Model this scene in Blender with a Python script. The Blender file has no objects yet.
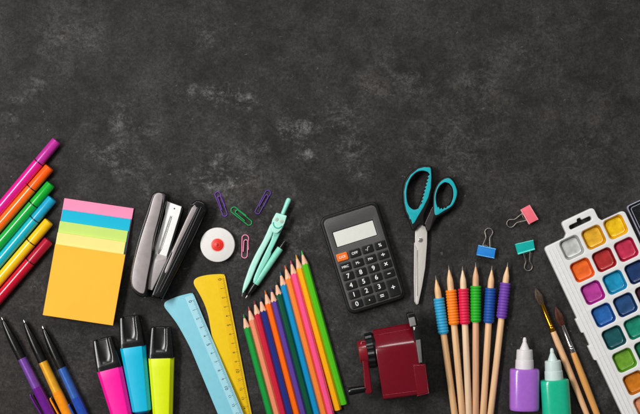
import bpy, bmesh, math, random
from mathutils import Vector, Matrix
random.seed(7)
R = math.radians
sc = bpy.context.scene
COL = sc.collection
MM = 0.001
H = 1400.0            # camera height over the slab, mm

# ------------------------------------------------------------------ camera, light, exposure
cam_d = bpy.data.cameras.new('camera'); cam = bpy.data.objects.new('camera', cam_d); COL.objects.link(cam)
cam.location = (0, 0, H * MM); cam.rotation_euler = (0, 0, 0)
cam_d.sensor_width = 36; cam_d.lens = 36 * H / 640.0
cam_d.clip_start = 0.05; cam_d.clip_end = 50
sc.camera = cam

world = bpy.data.worlds.new('World'); sc.world = world; world.use_nodes = True
bg = world.node_tree.nodes['Background']
bg.inputs['Color'].default_value = (0.95, 0.97, 1.0, 1); bg.inputs['Strength'].default_value = 0.10

def area(name, loc, target, sx, sy, power, color=(1, 1, 1)):
    l = bpy.data.lights.new(name, 'AREA'); l.shape = 'RECTANGLE'; l.size = sx; l.size_y = sy
    l.energy = power; l.color = color
    o = bpy.data.objects.new(name, l); COL.objects.link(o); o.location = loc
    o.rotation_euler = (Vector(target) - Vector(loc)).to_track_quat('-Z', 'Y').to_euler()
    return o
area('key_strip_softbox', (-1.35, 0.24, 1.85), (0.0, -0.08, 0), 1.35, 0.36, 48.0, (1.0, 0.985, 0.96))
area('back_strip_softbox', (0.05, 1.25, 1.25), (0.0, -0.1, 0), 1.5, 0.30, 15.0, (1.0, 1.0, 1.0))

sc.view_settings.view_transform = 'Standard'; sc.view_settings.look = 'None'
sc.view_settings.exposure = 0.0; sc.view_settings.gamma = 1.0
sc.view_settings.use_curve_mapping = False
sc.render.filter_size = 1.9

# ------------------------------------------------------------------ colours and materials
def lin(h):
    h = h.lstrip('#'); out = []
    for i in (0, 2, 4):
        c = int(h[i:i + 2], 16) / 255
        out.append(c / 12.92 if c <= 0.04045 else ((c + 0.055) / 1.055) ** 2.4)
    return (*out, 1.0)

MATS = {}
def mat(name, hexc, rough=0.4, metal=0.0, var=0.10, scale=220, bump=0.06, bscale=900, coat=0.0,
        trans=0.0, alpha=1.0, spec=0.5, stretch=None, sss=0.0, wear=0.0):
    """procedural plastic / metal / paper: base colour with soft mottling, roughness mottling, fine bump"""
    if name in MATS: return MATS[name]
    m = bpy.data.materials.new(name); m.use_nodes = True
    nt = m.node_tree; N = nt.nodes; L = nt.links
    b = N['Principled BSDF']
    tc = N.new('ShaderNodeTexCoord'); mp = N.new('ShaderNodeMapping'); L.new(tc.outputs['Object'], mp.inputs[0])
    if stretch: mp.inputs['Scale'].default_value = stretch
    n = N.new('ShaderNodeTexNoise'); n.inputs['Scale'].default_value = scale; n.inputs['Detail'].default_value = 5
    L.new(mp.outputs[0], n.inputs['Vector'])
    c = lin(hexc)
    r = N.new('ShaderNodeValToRGB'); L.new(n.outputs['Fac'], r.inputs[0])
    r.color_ramp.elements[0].position = 0.3; r.color_ramp.elements[1].position = 0.7
    r.color_ramp.elements[0].color = (c[0] * (1 - var), c[1] * (1 - var), c[2] * (1 - var), 1)
    r.color_ramp.elements[1].color = (min(1, c[0] * (1 + var)), min(1, c[1] * (1 + var)), min(1, c[2] * (1 + var)), 1)
    out = r.outputs[0]
    if wear:
        w = N.new('ShaderNodeTexNoise'); w.inputs['Scale'].default_value = 90; w.inputs['Detail'].default_value = 9
        w.inputs['Roughness'].default_value = 0.7; L.new(tc.outputs['Object'], w.inputs['Vector'])
        wr = N.new('ShaderNodeValToRGB'); L.new(w.outputs['Fac'], wr.inputs[0])
        wr.color_ramp.elements[0].position = 0.56; wr.color_ramp.elements[1].position = 0.72
        wr.color_ramp.elements[1].color = (wear, wear, wear, 1)
        mx = N.new('ShaderNodeMixRGB'); L.new(wr.outputs[0], mx.inputs[0]); L.new(out, mx.inputs[1])
        mx.inputs[2].default_value = (0.35, 0.33, 0.3, 1); out = mx.outputs[0]
    L.new(out, b.inputs['Base Color'])
    mr = N.new('ShaderNodeMapRange'); L.new(n.outputs['Fac'], mr.inputs[0])
    mr.inputs[3].default_value = max(0.02, rough * 0.85); mr.inputs[4].default_value = min(1, rough * 1.15)
    L.new(mr.outputs[0], b.inputs['Roughness'])
    b.inputs['Metallic'].default_value = metal
    b.inputs['Specular IOR Level'].default_value = spec
    b.inputs['Coat Weight'].default_value = coat; b.inputs['Coat Roughness'].default_value = 0.14
    b.inputs['Transmission Weight'].default_value = trans; b.inputs['Alpha'].default_value = alpha
    if sss:
        b.inputs['Subsurface Weight'].default_value = sss; b.inputs['Subsurface Radius'].default_value = (1, 0.6, 0.4)
        b.inputs['Subsurface Scale'].default_value = 0.002
    if bump:
        n2 = N.new('ShaderNodeTexNoise'); n2.inputs['Scale'].default_value = bscale; n2.inputs['Detail'].default_value = 3
        L.new(mp.outputs[0], n2.inputs['Vector'])
        bp = N.new('ShaderNodeBump'); bp.inputs['Strength'].default_value = bump; bp.inputs['Distance'].default_value = 0.0004
        L.new(n2.outputs['Fac'], bp.inputs['Height']); L.new(bp.outputs[0], b.inputs['Normal'])
    MATS[name] = m
    return m

def slab_material():
    m = bpy.data.materials.new('dark_scuffed_plaster'); m.use_nodes = True
    nt = m.node_tree; N = nt.nodes; L = nt.links; b = N['Principled BSDF']
    tc = N.new('ShaderNodeTexCoord')
    def noise(scale, detail, rough, dist=0.0, loc=(0, 0, 0), stretch=(1, 1, 1), rot=0):
        mp = N.new('ShaderNodeMapping'); mp.inputs['Location'].default_value = loc
        mp.inputs['Scale'].default_value = stretch; mp.inputs['Rotation'].default_value = (0, 0, rot)
        L.new(tc.outputs['Object'], mp.inputs[0])
        n = N.new('ShaderNodeTexNoise'); n.inputs['Scale'].default_value = scale
        n.inputs['Detail'].default_value = detail; n.inputs['Roughness'].default_value = rough
        n.inputs['Distortion'].default_value = dist; L.new(mp.outputs[0], n.inputs['Vector'])
        return n.outputs['Fac']
    def ramp(fac, p0, p1, c0, c1):
        r = N.new('ShaderNodeValToRGB'); L.new(fac, r.inputs[0])
        r.color_ramp.elements[0].position = p0; r.color_ramp.elements[1].position = p1
        r.color_ramp.elements[0].color = c0; r.color_ramp.elements[1].color = c1
        return r.outputs[0]
    def mathn(op, a, bb):
        n = N.new('ShaderNodeMath'); n.operation = op
        for i, v in enumerate((a, bb)):
            if isinstance(v, (int, float)): n.inputs[i].default_value = v
            else: L.new(v, n.inputs[i])
        return n.outputs[0]
    def mix(mode, fac, a, bb):
        n = N.new('ShaderNodeMixRGB'); n.blend_type = mode
        for i, v in enumerate((fac, a, bb)):
            if isinstance(v, (int, float)): n.inputs[i].default_value = v
            elif isinstance(v, tuple): n.inputs[i].default_value = v
            else: L.new(v, n.inputs[i])
        return n.outputs[0]
    k0, k1 = (0, 0, 0, 1), (1, 1, 1, 1)
    big = noise(5.0, 8, 0.66, 0.15)
    base = ramp(big, 0.30, 0.72, lin('#1a1918'), lin('#343231'))
    tint = noise(4.2, 6, 0.6, 0.1, (3.1, 1.7, 0))
    base = mix('MIX', mathn('MULTIPLY', ramp(tint, 0.45, 0.72, k0, k1), 0.42), base, lin('#342f2c'))
    tint2 = noise(3.0, 5, 0.55, 0.0, (9.1, 4.2, 0))
    base = mix('MIX', mathn('MULTIPLY', ramp(tint2, 0.5, 0.7, k0, k1), 0.5), base, lin('#252725'))
    mid = noise(26, 12, 0.78, 0.25)
    base = mix('MULTIPLY', 1.0, base, ramp(mid, 0.40, 0.62, (0.50, 0.50, 0.50, 1), (1.55, 1.54, 1.52, 1)))
    fine = noise(330, 6, 0.8, 0.2)
    base = mix('MULTIPLY', 1.0, base, ramp(fine, 0.38, 0.62, (0.55, 0.55, 0.55, 1), (1.5, 1.5, 1.5, 1)))
    # creases of the trowelled skin: thin dark and pale lines along the zero-crossings of a noise
    for sc_, loc, rot, amt, colr in ((15, (1, 6, 0), 0.4, 0.55, '#121110'), (24, (6, 1, 0), 1.9, 0.45, '#121110'), (19, (3, 9, 0), 2.6, 0.13, '#625f5c'), (34, (2, 2, 0), 1.0, 0.10, '#625f5c')):
        q = noise(sc_, 9, 0.62, 0.5, loc, (1, 1.5, 1), rot)
        q = mathn('ABSOLUTE', mathn('SUBTRACT', q, 0.5), 0.0)
        q = ramp(q, 0.001, 0.015, k1, k0)
        q = mathn('MULTIPLY', q, ramp(noise(13, 4, 0.6, 0.0, (loc[1], loc[0], 4)), 0.48, 0.62, k0, k1))
        base = mix('MIX', mathn('MULTIPLY', q, amt), base, lin(colr))
    # where the limewash was rubbed: a handful of patches, each with a torn edge
    warp = N.new('ShaderNodeTexNoise'); warp.inputs['Scale'].default_value = 16; warp.inputs['Detail'].default_value = 10; warp.inputs['Roughness'].default_value = 0.68
    L.new(tc.outputs['Object'], warp.inputs['Vector'])
    wv = N.new('ShaderNodeVectorMath'); wv.operation = 'MULTIPLY_ADD'; L.new(warp.outputs['Color'], wv.inputs[0])
    wv.inputs[1].default_value = (0.16, 0.16, 0); wv.inputs[2].default_value = (-0.08, -0.08, 0)
    pos = N.new('ShaderNodeVectorMath'); pos.operation = 'ADD'; L.new(tc.outputs['Object'], pos.inputs[0]); L.new(wv.outputs[0], pos.inputs[1])
    patches = [(213, 92, 22, 1), (238, 106, 20, 1), (297, 137, 26, 1.2), (128, 106, 16, .8), (112, 152, 24, .9), (150, 172, 16, .7),
               (228, 178, 40, 1.1), (255, 170, 24, .9), (130, 128, 22, .7), (345, 118, 22, .7), (368, 84, 20, .6), (352, 150, 26, .7),
               (38, 82, 24, .6), (15, 118, 14, .7), (450, 150, 46, .5), (410, 70, 34, .5), (178, 262, 24, .8), (28, 280, 18, .5),
               (300, 300, 40, .5), (590, 160, 40, .35), (205, 30, 34, .5), (60, 30, 40, .35), (520, 60, 40, .3), (470, 90, 40, .35), (200, 340, 30, .3), (365, 320, 24, .5)]
    acc = None
    for px, py, rad, amt in patches:
        d = N.new('ShaderNodeVectorMath'); d.operation = 'DISTANCE'; L.new(pos.outputs[0], d.inputs[0])
        d.inputs[1].default_value = ((px - 320) * MM, (207 - py) * MM, 0)
        r = N.new('ShaderNodeMapRange'); r.interpolation_type = 'SMOOTHSTEP'; L.new(d.outputs['Value'], r.inputs[0])
        r.inputs[1].default_value = 0.0; r.inputs[2].default_value = rad * 1.25 * MM; r.inputs[3].default_value = amt; r.inputs[4].default_value = 0
        acc = r.outputs[0] if acc is None else mathn('MAXIMUM', acc, r.outputs[0])
    far = ramp(noise(6.5, 5, 0.6, 0.1, (1.35, 0.52, 0)), 0.52, 0.72, k0, (0.45, 0.45, 0.45, 1))
    cl = mathn('MAXIMUM', acc, far)
    tn = ramp(noise(48, 14, 0.82, 0.5, (2, 5, 0), (1, 1.25, 1), 0.5), 0.48, 0.61, k0, k1)
    base = mix('MIX', mathn('MULTIPLY', mathn('MULTIPLY', mathn('MULTIPLY', cl, tn), ramp(fine, 0.40, 0.58, (0.25, 0.25, 0.25, 1), k1)), 0.62), base, lin('#8f8c8a'))
    fl = ramp(noise(150, 8, 0.85, 0.8, (4, 4, 0), (1, 1.8, 1), 0.7), 0.585, 0.68, k0, k1)
    base = mix('MIX', mathn('MULTIPLY', mathn('MULTIPLY', cl, fl), 0.55), base, lin('#b8b3ae'))
    fl2 = ramp(noise(210, 4, 0.7, 0.5, (9, 2, 0)), 0.66, 0.72, k0, k1)
    base = mix('MIX', mathn('MULTIPLY', fl2, 0.35), base, lin('#8c8783'))
    # short broken trowel scratches in several directions
    for rot, loc, amt in ((0.45, (0, 0, 0), 0.06), (-0.9, (5, 2, 0), 0.06), (1.25, (8, 8, 0), 0.06)):
        q = noise(110, 3, 0.5, 0.9, loc, (0.22, 1.6, 1), rot)
        q = ramp(q, 0.67, 0.71, k0, k1)
        q = mathn('MULTIPLY', q, ramp(noise(16, 5, 0.6, 0, loc), 0.5, 0.62, k0, k1))
        base = mix('MIX', mathn('MULTIPLY', q, amt), base, lin('#a09c98'))
    L.new(base, b.inputs['Base Color'])
    rg = N.new('ShaderNodeMapRange'); L.new(mid, rg.inputs[0]); rg.inputs[3].default_value = 0.62; rg.inputs[4].default_value = 0.85
    L.new(rg.outputs[0], b.inputs['Roughness']); b.inputs['Specular IOR Level'].default_value = 0.25
    hsum = mathn('ADD', mathn('MULTIPLY', mid, 1.0), mathn('MULTIPLY', fine, 0.35))
    bp = N.new('ShaderNodeBump'); bp.inputs['Strength'].default_value = 0.55; bp.inputs['Distance'].default_value = 0.0012
    L.new(hsum, bp.inputs['Height']); L.new(bp.outputs[0], b.inputs['Normal'])
    return m

# ------------------------------------------------------------------ geometry helpers (all in mm, scaled on build)
def W(p, z=0.0):
    """plan position (mm) of a point that the photo shows at p, for a point z mm over the slab"""
    k = 1 - z / H
    return Vector(((p[0] - 320) * k, (207 - p[1]) * k, 0))

def finish(name, me, material, parent=None, loc=None, sharp=32):
    for p in me.polygons: p.use_smooth = True
    me.set_sharp_from_angle(angle=R(sharp))
    o = bpy.data.objects.new(name, me); COL.objects.link(o)
    me.materials.clear(); me.materials.append(material)
    if parent is not None: o.parent = parent
    if loc is not None: o.location = loc
    return o

def mesh_obj(name, verts, faces, material, parent=None, sharp=32, bevel=0, bevel_angle=30):
    bm = bmesh.new()
    vs = [bm.verts.new(v) for v in verts]
    for f in faces:
        try: bm.faces.new([vs[i] for i in f])
        except ValueError: pass
    bmesh.ops.remove_doubles(bm, verts=bm.verts, dist=1e-5)
    bmesh.ops.recalc_face_normals(bm, faces=bm.faces)
    if bevel:
        es = [e for e in bm.edges if len(e.link_faces) == 2 and e.calc_face_angle(0) > R(bevel_angle)]
        bmesh.ops.bevel(bm, geom=es, offset=bevel, segments=3, profile=0.6, affect='EDGES', clamp_overlap=True)
    bmesh.ops.scale(bm, vec=(MM, MM, MM), verts=bm.verts)
    me = bpy.data.meshes.new(name); bm.to_mesh(me); bm.free()
    return finish(name, me, material, parent, sharp=sharp)

def tag(o, label=None, cat=None, group=None, kind=None):
    if label: o['label'] = label
    if cat: o['category'] = cat
    if group: o['group'] = group
    if kind: o['kind'] = kind
    return o

def thing(name, label, cat, loc=(0, 0, 0), rz=0.0, group=None, ry=0.0):
    o = bpy.data.objects.new(name, None); COL.objects.link(o); o.empty_display_size = 0.01
    o.location = Vector(loc) * MM; o.rotation_euler = (0, ry, rz)
    return tag(o, label, cat, group)

def frame(A, B, z=0.0):
    """location and heading of a long thing that runs from photo point A to B; +X of the thing runs A to B"""
    a, b = W(A, z), W(B, z)
    return a, math.atan2(b.y - a.y, b.x - a.x), (b - a).length

def loft_data(rings, caps=True, closed=True):
    n = len(rings[0]); v = [p for r in rings for p in r]; f = []
    for i in range(len(rings) - 1):
        for j in range(n if closed else n - 1):
            a = i * n + j; b = i * n + (j + 1) % n
            f.append((a, b, b + n, a + n))
    if caps:
        f.append(tuple(range(n - 1, -1, -1))); f.append(tuple((len(rings) - 1) * n + j for j in range(n)))
    return v, f

def loft(name, rings, material, parent=None, caps=True, sharp=32, bevel=0):
    v, f = loft_data(rings, caps)
    return mesh_obj(name, v, f, material, parent, sharp, bevel)

def lathe(name, prof, material, parent=None, z=0.0, y=0.0, n=36, sy=1.0, sz=1.0, sharp=32):
    """prof: (x, radius) along +X"""
    rings = [[(x, y + r * sy * math.cos(2 * math.pi * j / n), z + r * sz * math.sin(2 * math.pi * j / n)) for j in range(n)] for x, r in prof]
    return loft(name, rings, material, parent, sharp=sharp)

def superellipse(x, w, h, zc, e=4.0, n=48):
    out = []
    for j in range(n):
        t = 2 * math.pi * j / n; c, s = math.cos(t), math.sin(t)
        out.append((x, w * math.copysign(abs(c) ** (2 / e), c), zc + h * math.copysign(abs(s) ** (2 / e), s)))
    return out

def curve_mesh(cu):
    o = bpy.data.objects.new('tmp', cu); COL.objects.link(o)
    dg = bpy.context.evaluated_depsgraph_get(); dg.update()
    me = bpy.data.meshes.new_from_object(o.evaluated_get(dg))
    bpy.data.objects.remove(o); bpy.data.curves.remove(cu)
    return me

def plate(name, outlines, z0, z1, material, parent=None, bevel=0.4, sharp=40, res=3):
    """flat plate with rounded edges; outlines[0] outer, the others are holes (mm)"""
    cu = bpy.data.curves.new('tmp', 'CURVE'); cu.dimensions = '2D'; cu.fill_mode = 'BOTH'
    for pts in outlines:
        s = cu.splines.new('POLY'); s.points.add(len(pts) - 1)
        for i, p in enumerate(pts): s.points[i].co = (p[0], p[1], 0, 1)
        s.use_cyclic_u = True
    cu.extrude = max(0.001, (z1 - z0) / 2 - bevel); cu.bevel_depth = bevel; cu.bevel_resolution = res; cu.offset = -bevel
    me = curve_mesh(cu)
    for v in me.vertices: v.co = Vector((v.co.x, v.co.y, v.co.z + (z0 + z1) / 2)) * MM
    bm = bmesh.new(); bm.from_mesh(me); bmesh.ops.remove_doubles(bm, verts=bm.verts, dist=2e-6); bm.to_mesh(me); bm.free()
    me.name = name
    return finish(name, me, material, parent, sharp=sharp)

def tube(name, pts, r, material, parent=None, closed=False, n=10, smooth=3):
    """round wire through pts (x, y, z)"""
    P = [Vector(p) for p in pts]
    if smooth: P = catmull(P, smooth, closed)
    m = len(P); rings = []; up = Vector((0, 0, 1))
    for i, p in enumerate(P):
        a = P[(i - 1) % m] if (closed or i > 0) else P[i]; b = P[(i + 1) % m] if (closed or i < m - 1) else P[i]
        t = (b - a).normalized(); s = t.cross(up)
        s = s.normalized() if s.length > 1e-4 else Vector((1, 0, 0)); u = s.cross(t).normalized()
        rings.append([tuple(p + s * r * math.cos(2 * math.pi * j / n) + u * r * math.sin(2 * math.pi * j / n)) for j in range(n)])
    if closed: rings.append(rings[0])
    return loft(name, rings, material, parent, caps=not closed, sharp=60)

def catmull(P, k=6, closed=True):
    m = len(P); out = []
    for i in range(m if closed else m - 1):
        p0 = P[(i - 1) % m] if closed or i > 0 else P[i]
        p1, p2 = P[i], P[(i + 1) % m]
        p3 = P[(i + 2) % m] if closed or i + 2 < m else p2
        for q in range(k):
            t = q / k
            out.append(0.5 * ((2 * p1) + (p2 - p0) * t + (2 * p0 - 5 * p1 + 4 * p2 - p3) * t * t + (3 * p1 - p0 - 3 * p2 + p3) * t ** 3))
    if not closed: out.append(P[-1])
    return out

def smooth2(pts, k=6, closed=True):
    return [(p.x, p.y) for p in catmull([Vector((a, b, 0)) for a, b in pts], k, closed)]

def roundpoly(pts, rad, seg=6):
    """polygon with rounded corners; rad a number or a list"""
    n = len(pts); out = []
    for i in range(n):
        r = rad[i] if isinstance(rad, (list, tuple)) else rad
        p = Vector(pts[i]); a = Vector(pts[i - 1]) - p; b = Vector(pts[(i + 1) % n]) - p
        if r <= 0.01: out.append(tuple(p)); continue
        ang = a.angle(b); d = min(r / math.tan(ang / 2), a.length * 0.49, b.length * 0.49)
        A = p + a.normalized() * d; B = p + b.normalized() * d
        for q in range(seg + 1):
            t = q / seg
            out.append(tuple((1 - t) ** 2 * A + 2 * t * (1 - t) * p * 0.9 + 2 * t * (1 - t) * (A + B) * 0.05 + t * t * B))
    return out

def rrect(w, h, r, cx=0, cy=0, seg=6):
    out = []
    for sx, sy, a0 in ((1, 1, 0), (-1, 1, 90), (-1, -1, 180), (1, -1, 270)):
        for q in range(seg + 1):
            a = R(a0 + 90 * q / seg)
            out.append((cx + sx * (w / 2 - r) + r * math.cos(a), cy + sy * (h / 2 - r) + r * math.sin(a)))
    return out

def box(name, x0, x1, y0, y1, z0, z1, material, parent=None, bevel=0.3):
    v = [(x, y, z) for x in (x0, x1) for y in (y0, y1) for z in (z0, z1)]
    f = [(0, 1, 3, 2), (4, 6, 7, 5), (0, 4, 5, 1), (2, 3, 7, 6), (0, 2, 6, 4), (1, 5, 7, 3)]
    return mesh_obj(name, v, f, material, parent, bevel=bevel)

def text_mesh(items, name, material, parent=None, thick=0.04):
    """items: (string, x, y, z, size, angle, sx) lettering laid on a surface, one mesh"""
    bm = bmesh.new()
    for s, x, y, z, size, ang, sx in items:
        cu = bpy.data.curves.new('tmp', 'FONT'); cu.body = s; cu.size = size; cu.align_x = 'CENTER'; cu.align_y = 'CENTER'
        cu.extrude = thick; cu.offset = size * 0.012; cu.resolution_u = 3
        me = curve_mesh(cu)
        M = Matrix.Translation((x, y, z)) @ Matrix.Rotation(ang, 4, 'Z') @ Matrix.Diagonal((sx, 1, 1, 1))
        me.transform(M); bm.from_mesh(me); bpy.data.meshes.remove(me)
    bmesh.ops.scale(bm, vec=(MM, MM, MM), verts=bm.verts)
    me = bpy.data.meshes.new(name); bm.to_mesh(me); bm.free()
    return finish(name, me, material, parent, sharp=20)

def local(T, pts, z):
    """photo points to the local mm coordinates of thing T, for an edge z mm above the slab"""
    c = T.location / MM; a = -T.rotation_euler.z; out = []
    for p in pts:
        w = W(p, z); dx, dy = w.x - c.x, w.y - c.y
        out.append((dx * math.cos(a) - dy * math.sin(a), dx * math.sin(a) + dy * math.cos(a)))
    return out

# ------------------------------------------------------------------ shared materials
black = mat('black_plastic', '#0e0e0e', 0.32, bump=0.05, var=0.15)
black_gloss = mat('black_gloss_plastic', '#080808', 0.28, bump=0.02, var=0.1)
soft_black = mat('soft_black_rubber', '#0d0d0d', 0.48, bump=0.08, spec=0.3)
steel = mat('brushed_steel', '#d9d5d0', 0.34, metal=0.75, var=0.06, bump=0.10, stretch=(1, 14, 1))
chrome = mat('chrome_wire', '#b8aea2', 0.42, metal=1.0, var=0.05, bump=0)
wood = mat('pale_wood', '#ecc39a', 0.55, var=0.14, scale=60, stretch=(0.4, 12, 12), bump=0.15, bscale=500)
graphite = mat('graphite', '#8d837b', 0.4, metal=0.2)

# ------------------------------------------------------------------ the setting
sl = mesh_obj('table_surface', [(x, y, z) for x in (-1500, 1500) for y in (-1100, 1100) for z in (-30, 0)],
              [(0, 1, 3, 2), (4, 6, 7, 5), (0, 4, 5, 1), (2, 3, 7, 6), (0, 2, 6, 4), (1, 5, 7, 3)], slab_material())
tag(sl, kind='structure')

# ------------------------------------------------------------------ felt-tip pens, fanned at the left
def felt_pen(A, ring, B, hexb, hexc, word, label, zc=5.5):
    loc, rz, _ = frame(A, B, zc)
    lr = (W(ring, zc) - W(A, zc)).length
    T = thing('felt_tip_pen', label, 'felt pen', loc, rz, 'felt-tip pens fanned at the left edge')
    mb = mat('pen_barrel_' + word, hexb, 0.22, bump=0.0, var=0.04, coat=0.45)
    mc = mat('pen_cap_' + word, hexc, 0.27, bump=0.05, var=0.06)
    r = 5.45
    lathe('cap', [(0.0, 0.5), (0.1, 4.0), (0.5, 4.8), (1.4, 5.15), (lr - 1.1, 5.25), (lr - 0.9, 5.0)], mc, T, r)
    lathe('joint_ring', [(lr - 1.0, 4.6), (lr - 0.95, 4.9), (lr + 0.15, 4.9), (lr + 0.2, 4.6)], black, T, r)
    lathe('barrel', [(lr + 0.1, 4.6), (lr + 0.15, 5.1), (lr + 0.6, 5.4), (lr + 104, 5.45), (lr + 108, 5.1), (lr + 109, 4.0), (lr + 109.2, 0.5)], mb, T, r)
    return T
felt_pen((57.0, 140.8), (38.2, 162.2), (11.3, 195), '#e0188c', '#b82b94', 'magenta', 'magenta felt-tip pen with a plum cap, topmost and longest showing of the fan')
felt_pen((49.8, 167.2), (31.6, 188.6), (0, 225), '#ff6a10', '#ff5a08', 'orange', 'orange felt-tip pen with an orange cap lying under the magenta pen')
felt_pen((51.2, 184.0), (33.4, 204.8), (0, 243.4), '#12a83c', '#0ca52c', 'green', 'green felt-tip pen with a green cap beside the orange pen')
felt_pen((52.6, 198.5), (34.8, 220.0), (0, 260.6), '#14aec2', '#1a9dc4', 'turquoise', 'turquoise blue felt-tip pen between the green and yellow pens')
felt_pen((49.3, 221.2), (31.2, 242.8), (0, 278.9), '#f6c414', '#f3bc0c', 'yellow', 'yellow felt-tip pen lying beside the dark red pen')
felt_pen((49.0, 240.3), (29.9, 261.6), (0, 297), '#c80a2c', '#ab0f2e', 'red', 'dark red felt-tip pen, lowest of the fan, beside the sticky notes')

# ------------------------------------------------------------------ sticky notes
tls = [((64.4, 198.2), '#ff8cb0', 'pink'), ((62.6, 209.4), '#12b0d0', 'turquoise'), ((59.9, 221.0), '#c0da70', 'light_green'),
       ((57.6, 232.3), '#efdc86', 'pale_yellow'), ((55.2, 244.2), '#ffb638', 'orange')]
labs = ['pink sticky note pad at the bottom of the stepped stack', 'turquoise sticky note pad showing below the pink strip',
        'light green sticky note pad in the middle of the stepped stack', 'pale yellow sticky note pad just under the orange pad',
        'large orange square sticky note pad on top of the stack']
th = 2.3
for i, (tl, hx, nm) in enumerate(tls):
    z0 = i * (th + 0.05); z1 = z0 + th
    w = W(tl, z1)
    ang = math.atan2(-(254.6 - 244.2), 124.9 - 55.2) + R((0.1, 0.25, 0.1, 0.15, 0.0)[i])
    m = mat('paper_' + nm, hx, 0.72, var=0.03, scale=50, bump=0.05, bscale=400, spec=0.25)
    Wd, Hd = (69.8, 68.8, 68.4, 68.2, 70.2)[i], 71.2
    # the pad as a stack of slightly uneven sheets with a faintly lifted lower edge
    verts = []; faces = []; nx, ny = 8, 10
    T = thing('sticky_note_pad', labs[i], 'sticky notes', (w.x, w.y, 0), ang, 'sticky note pads stacked in steps')
    rings = []
    for q in range(7):
        zz = z0 + th * q / 6; j = 0.12 if q % 2 else 0.0
        rings.append([(x + y * 0.026 + random.uniform(-.03, .03), y + random.uniform(-.03, .03), zz) for x, y in
                      ((j, -j), (Wd - j, -j), (Wd - j, -Hd + j), (j, -Hd + j))])
    loft('paper_stack', rings, m, T, sharp=20)

# ------------------------------------------------------------------ ballpoint pens
def ballpoint(A, B, hexu, hexl, word, label):
    loc, rz, _ = frame(A, B, 4.8)
    T = thing('ballpoint_pen', label, 'pen', loc, rz, 'ballpoint pens with black front grips')
    z = 4.9
    lathe('writing_tip', [(-0.6, 0.25), (0, 0.55), (1.6, 0.9), (2.6, 1.3)], mat('pen_tip_metal', '#d8d4cc', 0.2, metal=1), T, z, n=16)
    prof = [(2.2, 1.1), (3.0, 1.7), (7, 2.45), (13, 3.4), (20, 4.15), (28, 4.65), (36, 4.8)]
    lathe('front_cone', prof, black_gloss, T, z)
    pr = [(36, 4.6)]
    x = 36.2
    for k in range(6):
        pr += [(x, 4.75), (x + 0.9, 4.75), (x + 1.1, 4.62), (x + 1.4, 4.62)]; x += 1.5
    pr += [(45.4, 4.4)]
    lathe('grip', pr, soft_black, T, z)
    mu = mat('pen_upper_' + word, hexu, 0.30, metal=0.25, bump=0.04, coat=0.2)
    ml = mat('pen_lower_' + word, hexl, 0.10, bump=0.0, coat=0.7, var=0.12)
    lathe('barrel', [(45.0, 3.9), (45.1, 4.3), (60, 4.55), (77.8, 4.75), (78, 4.4)], mu, T, z)
    lathe('rear_barrel', [(77.6, 4.4), (77.8, 4.95), (84, 5.2), (118, 5.0), (130, 4.2), (134, 3.4), (134.5, 0.4)], ml, T, z)
    # springy clip standing off towards the lower left
    pts = [(81.0, -8.6), (83.0, -9.6), (90, -9.3), (100, -8.6), (118, -7.0), (130, -5.2), (131, -3.6)]
    outer = smooth2(pts, 4, False); inner = [(x, y + 1.5) for x, y in reversed(outer)]
    plate('clip', [outer + inner], 3.2, 7.2, ml, T, bevel=0.45)
    lathe('push_button', [(133.5, 2.6), (142, 2.4), (143, 1.6), (143.1, 0.2)], ml, T, z, n=24)
    return T
ballpoint((1.5, 317.5), (50.0, 414), '#7a48a4', '#661a84', 'purple', 'purple ballpoint pen with a black front, leftmost of the three')
ballpoint((23.6, 320.3), (67.4, 414), '#f2ab28', '#f29010', 'amber', 'amber yellow ballpoint pen between the purple and blue pens')
ballpoint((42.4, 326.4), (83.2, 414), '#3664b4', '#2048a6', 'blue', 'blue ballpoint pen with a black front, nearest the pink highlighter')

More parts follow.
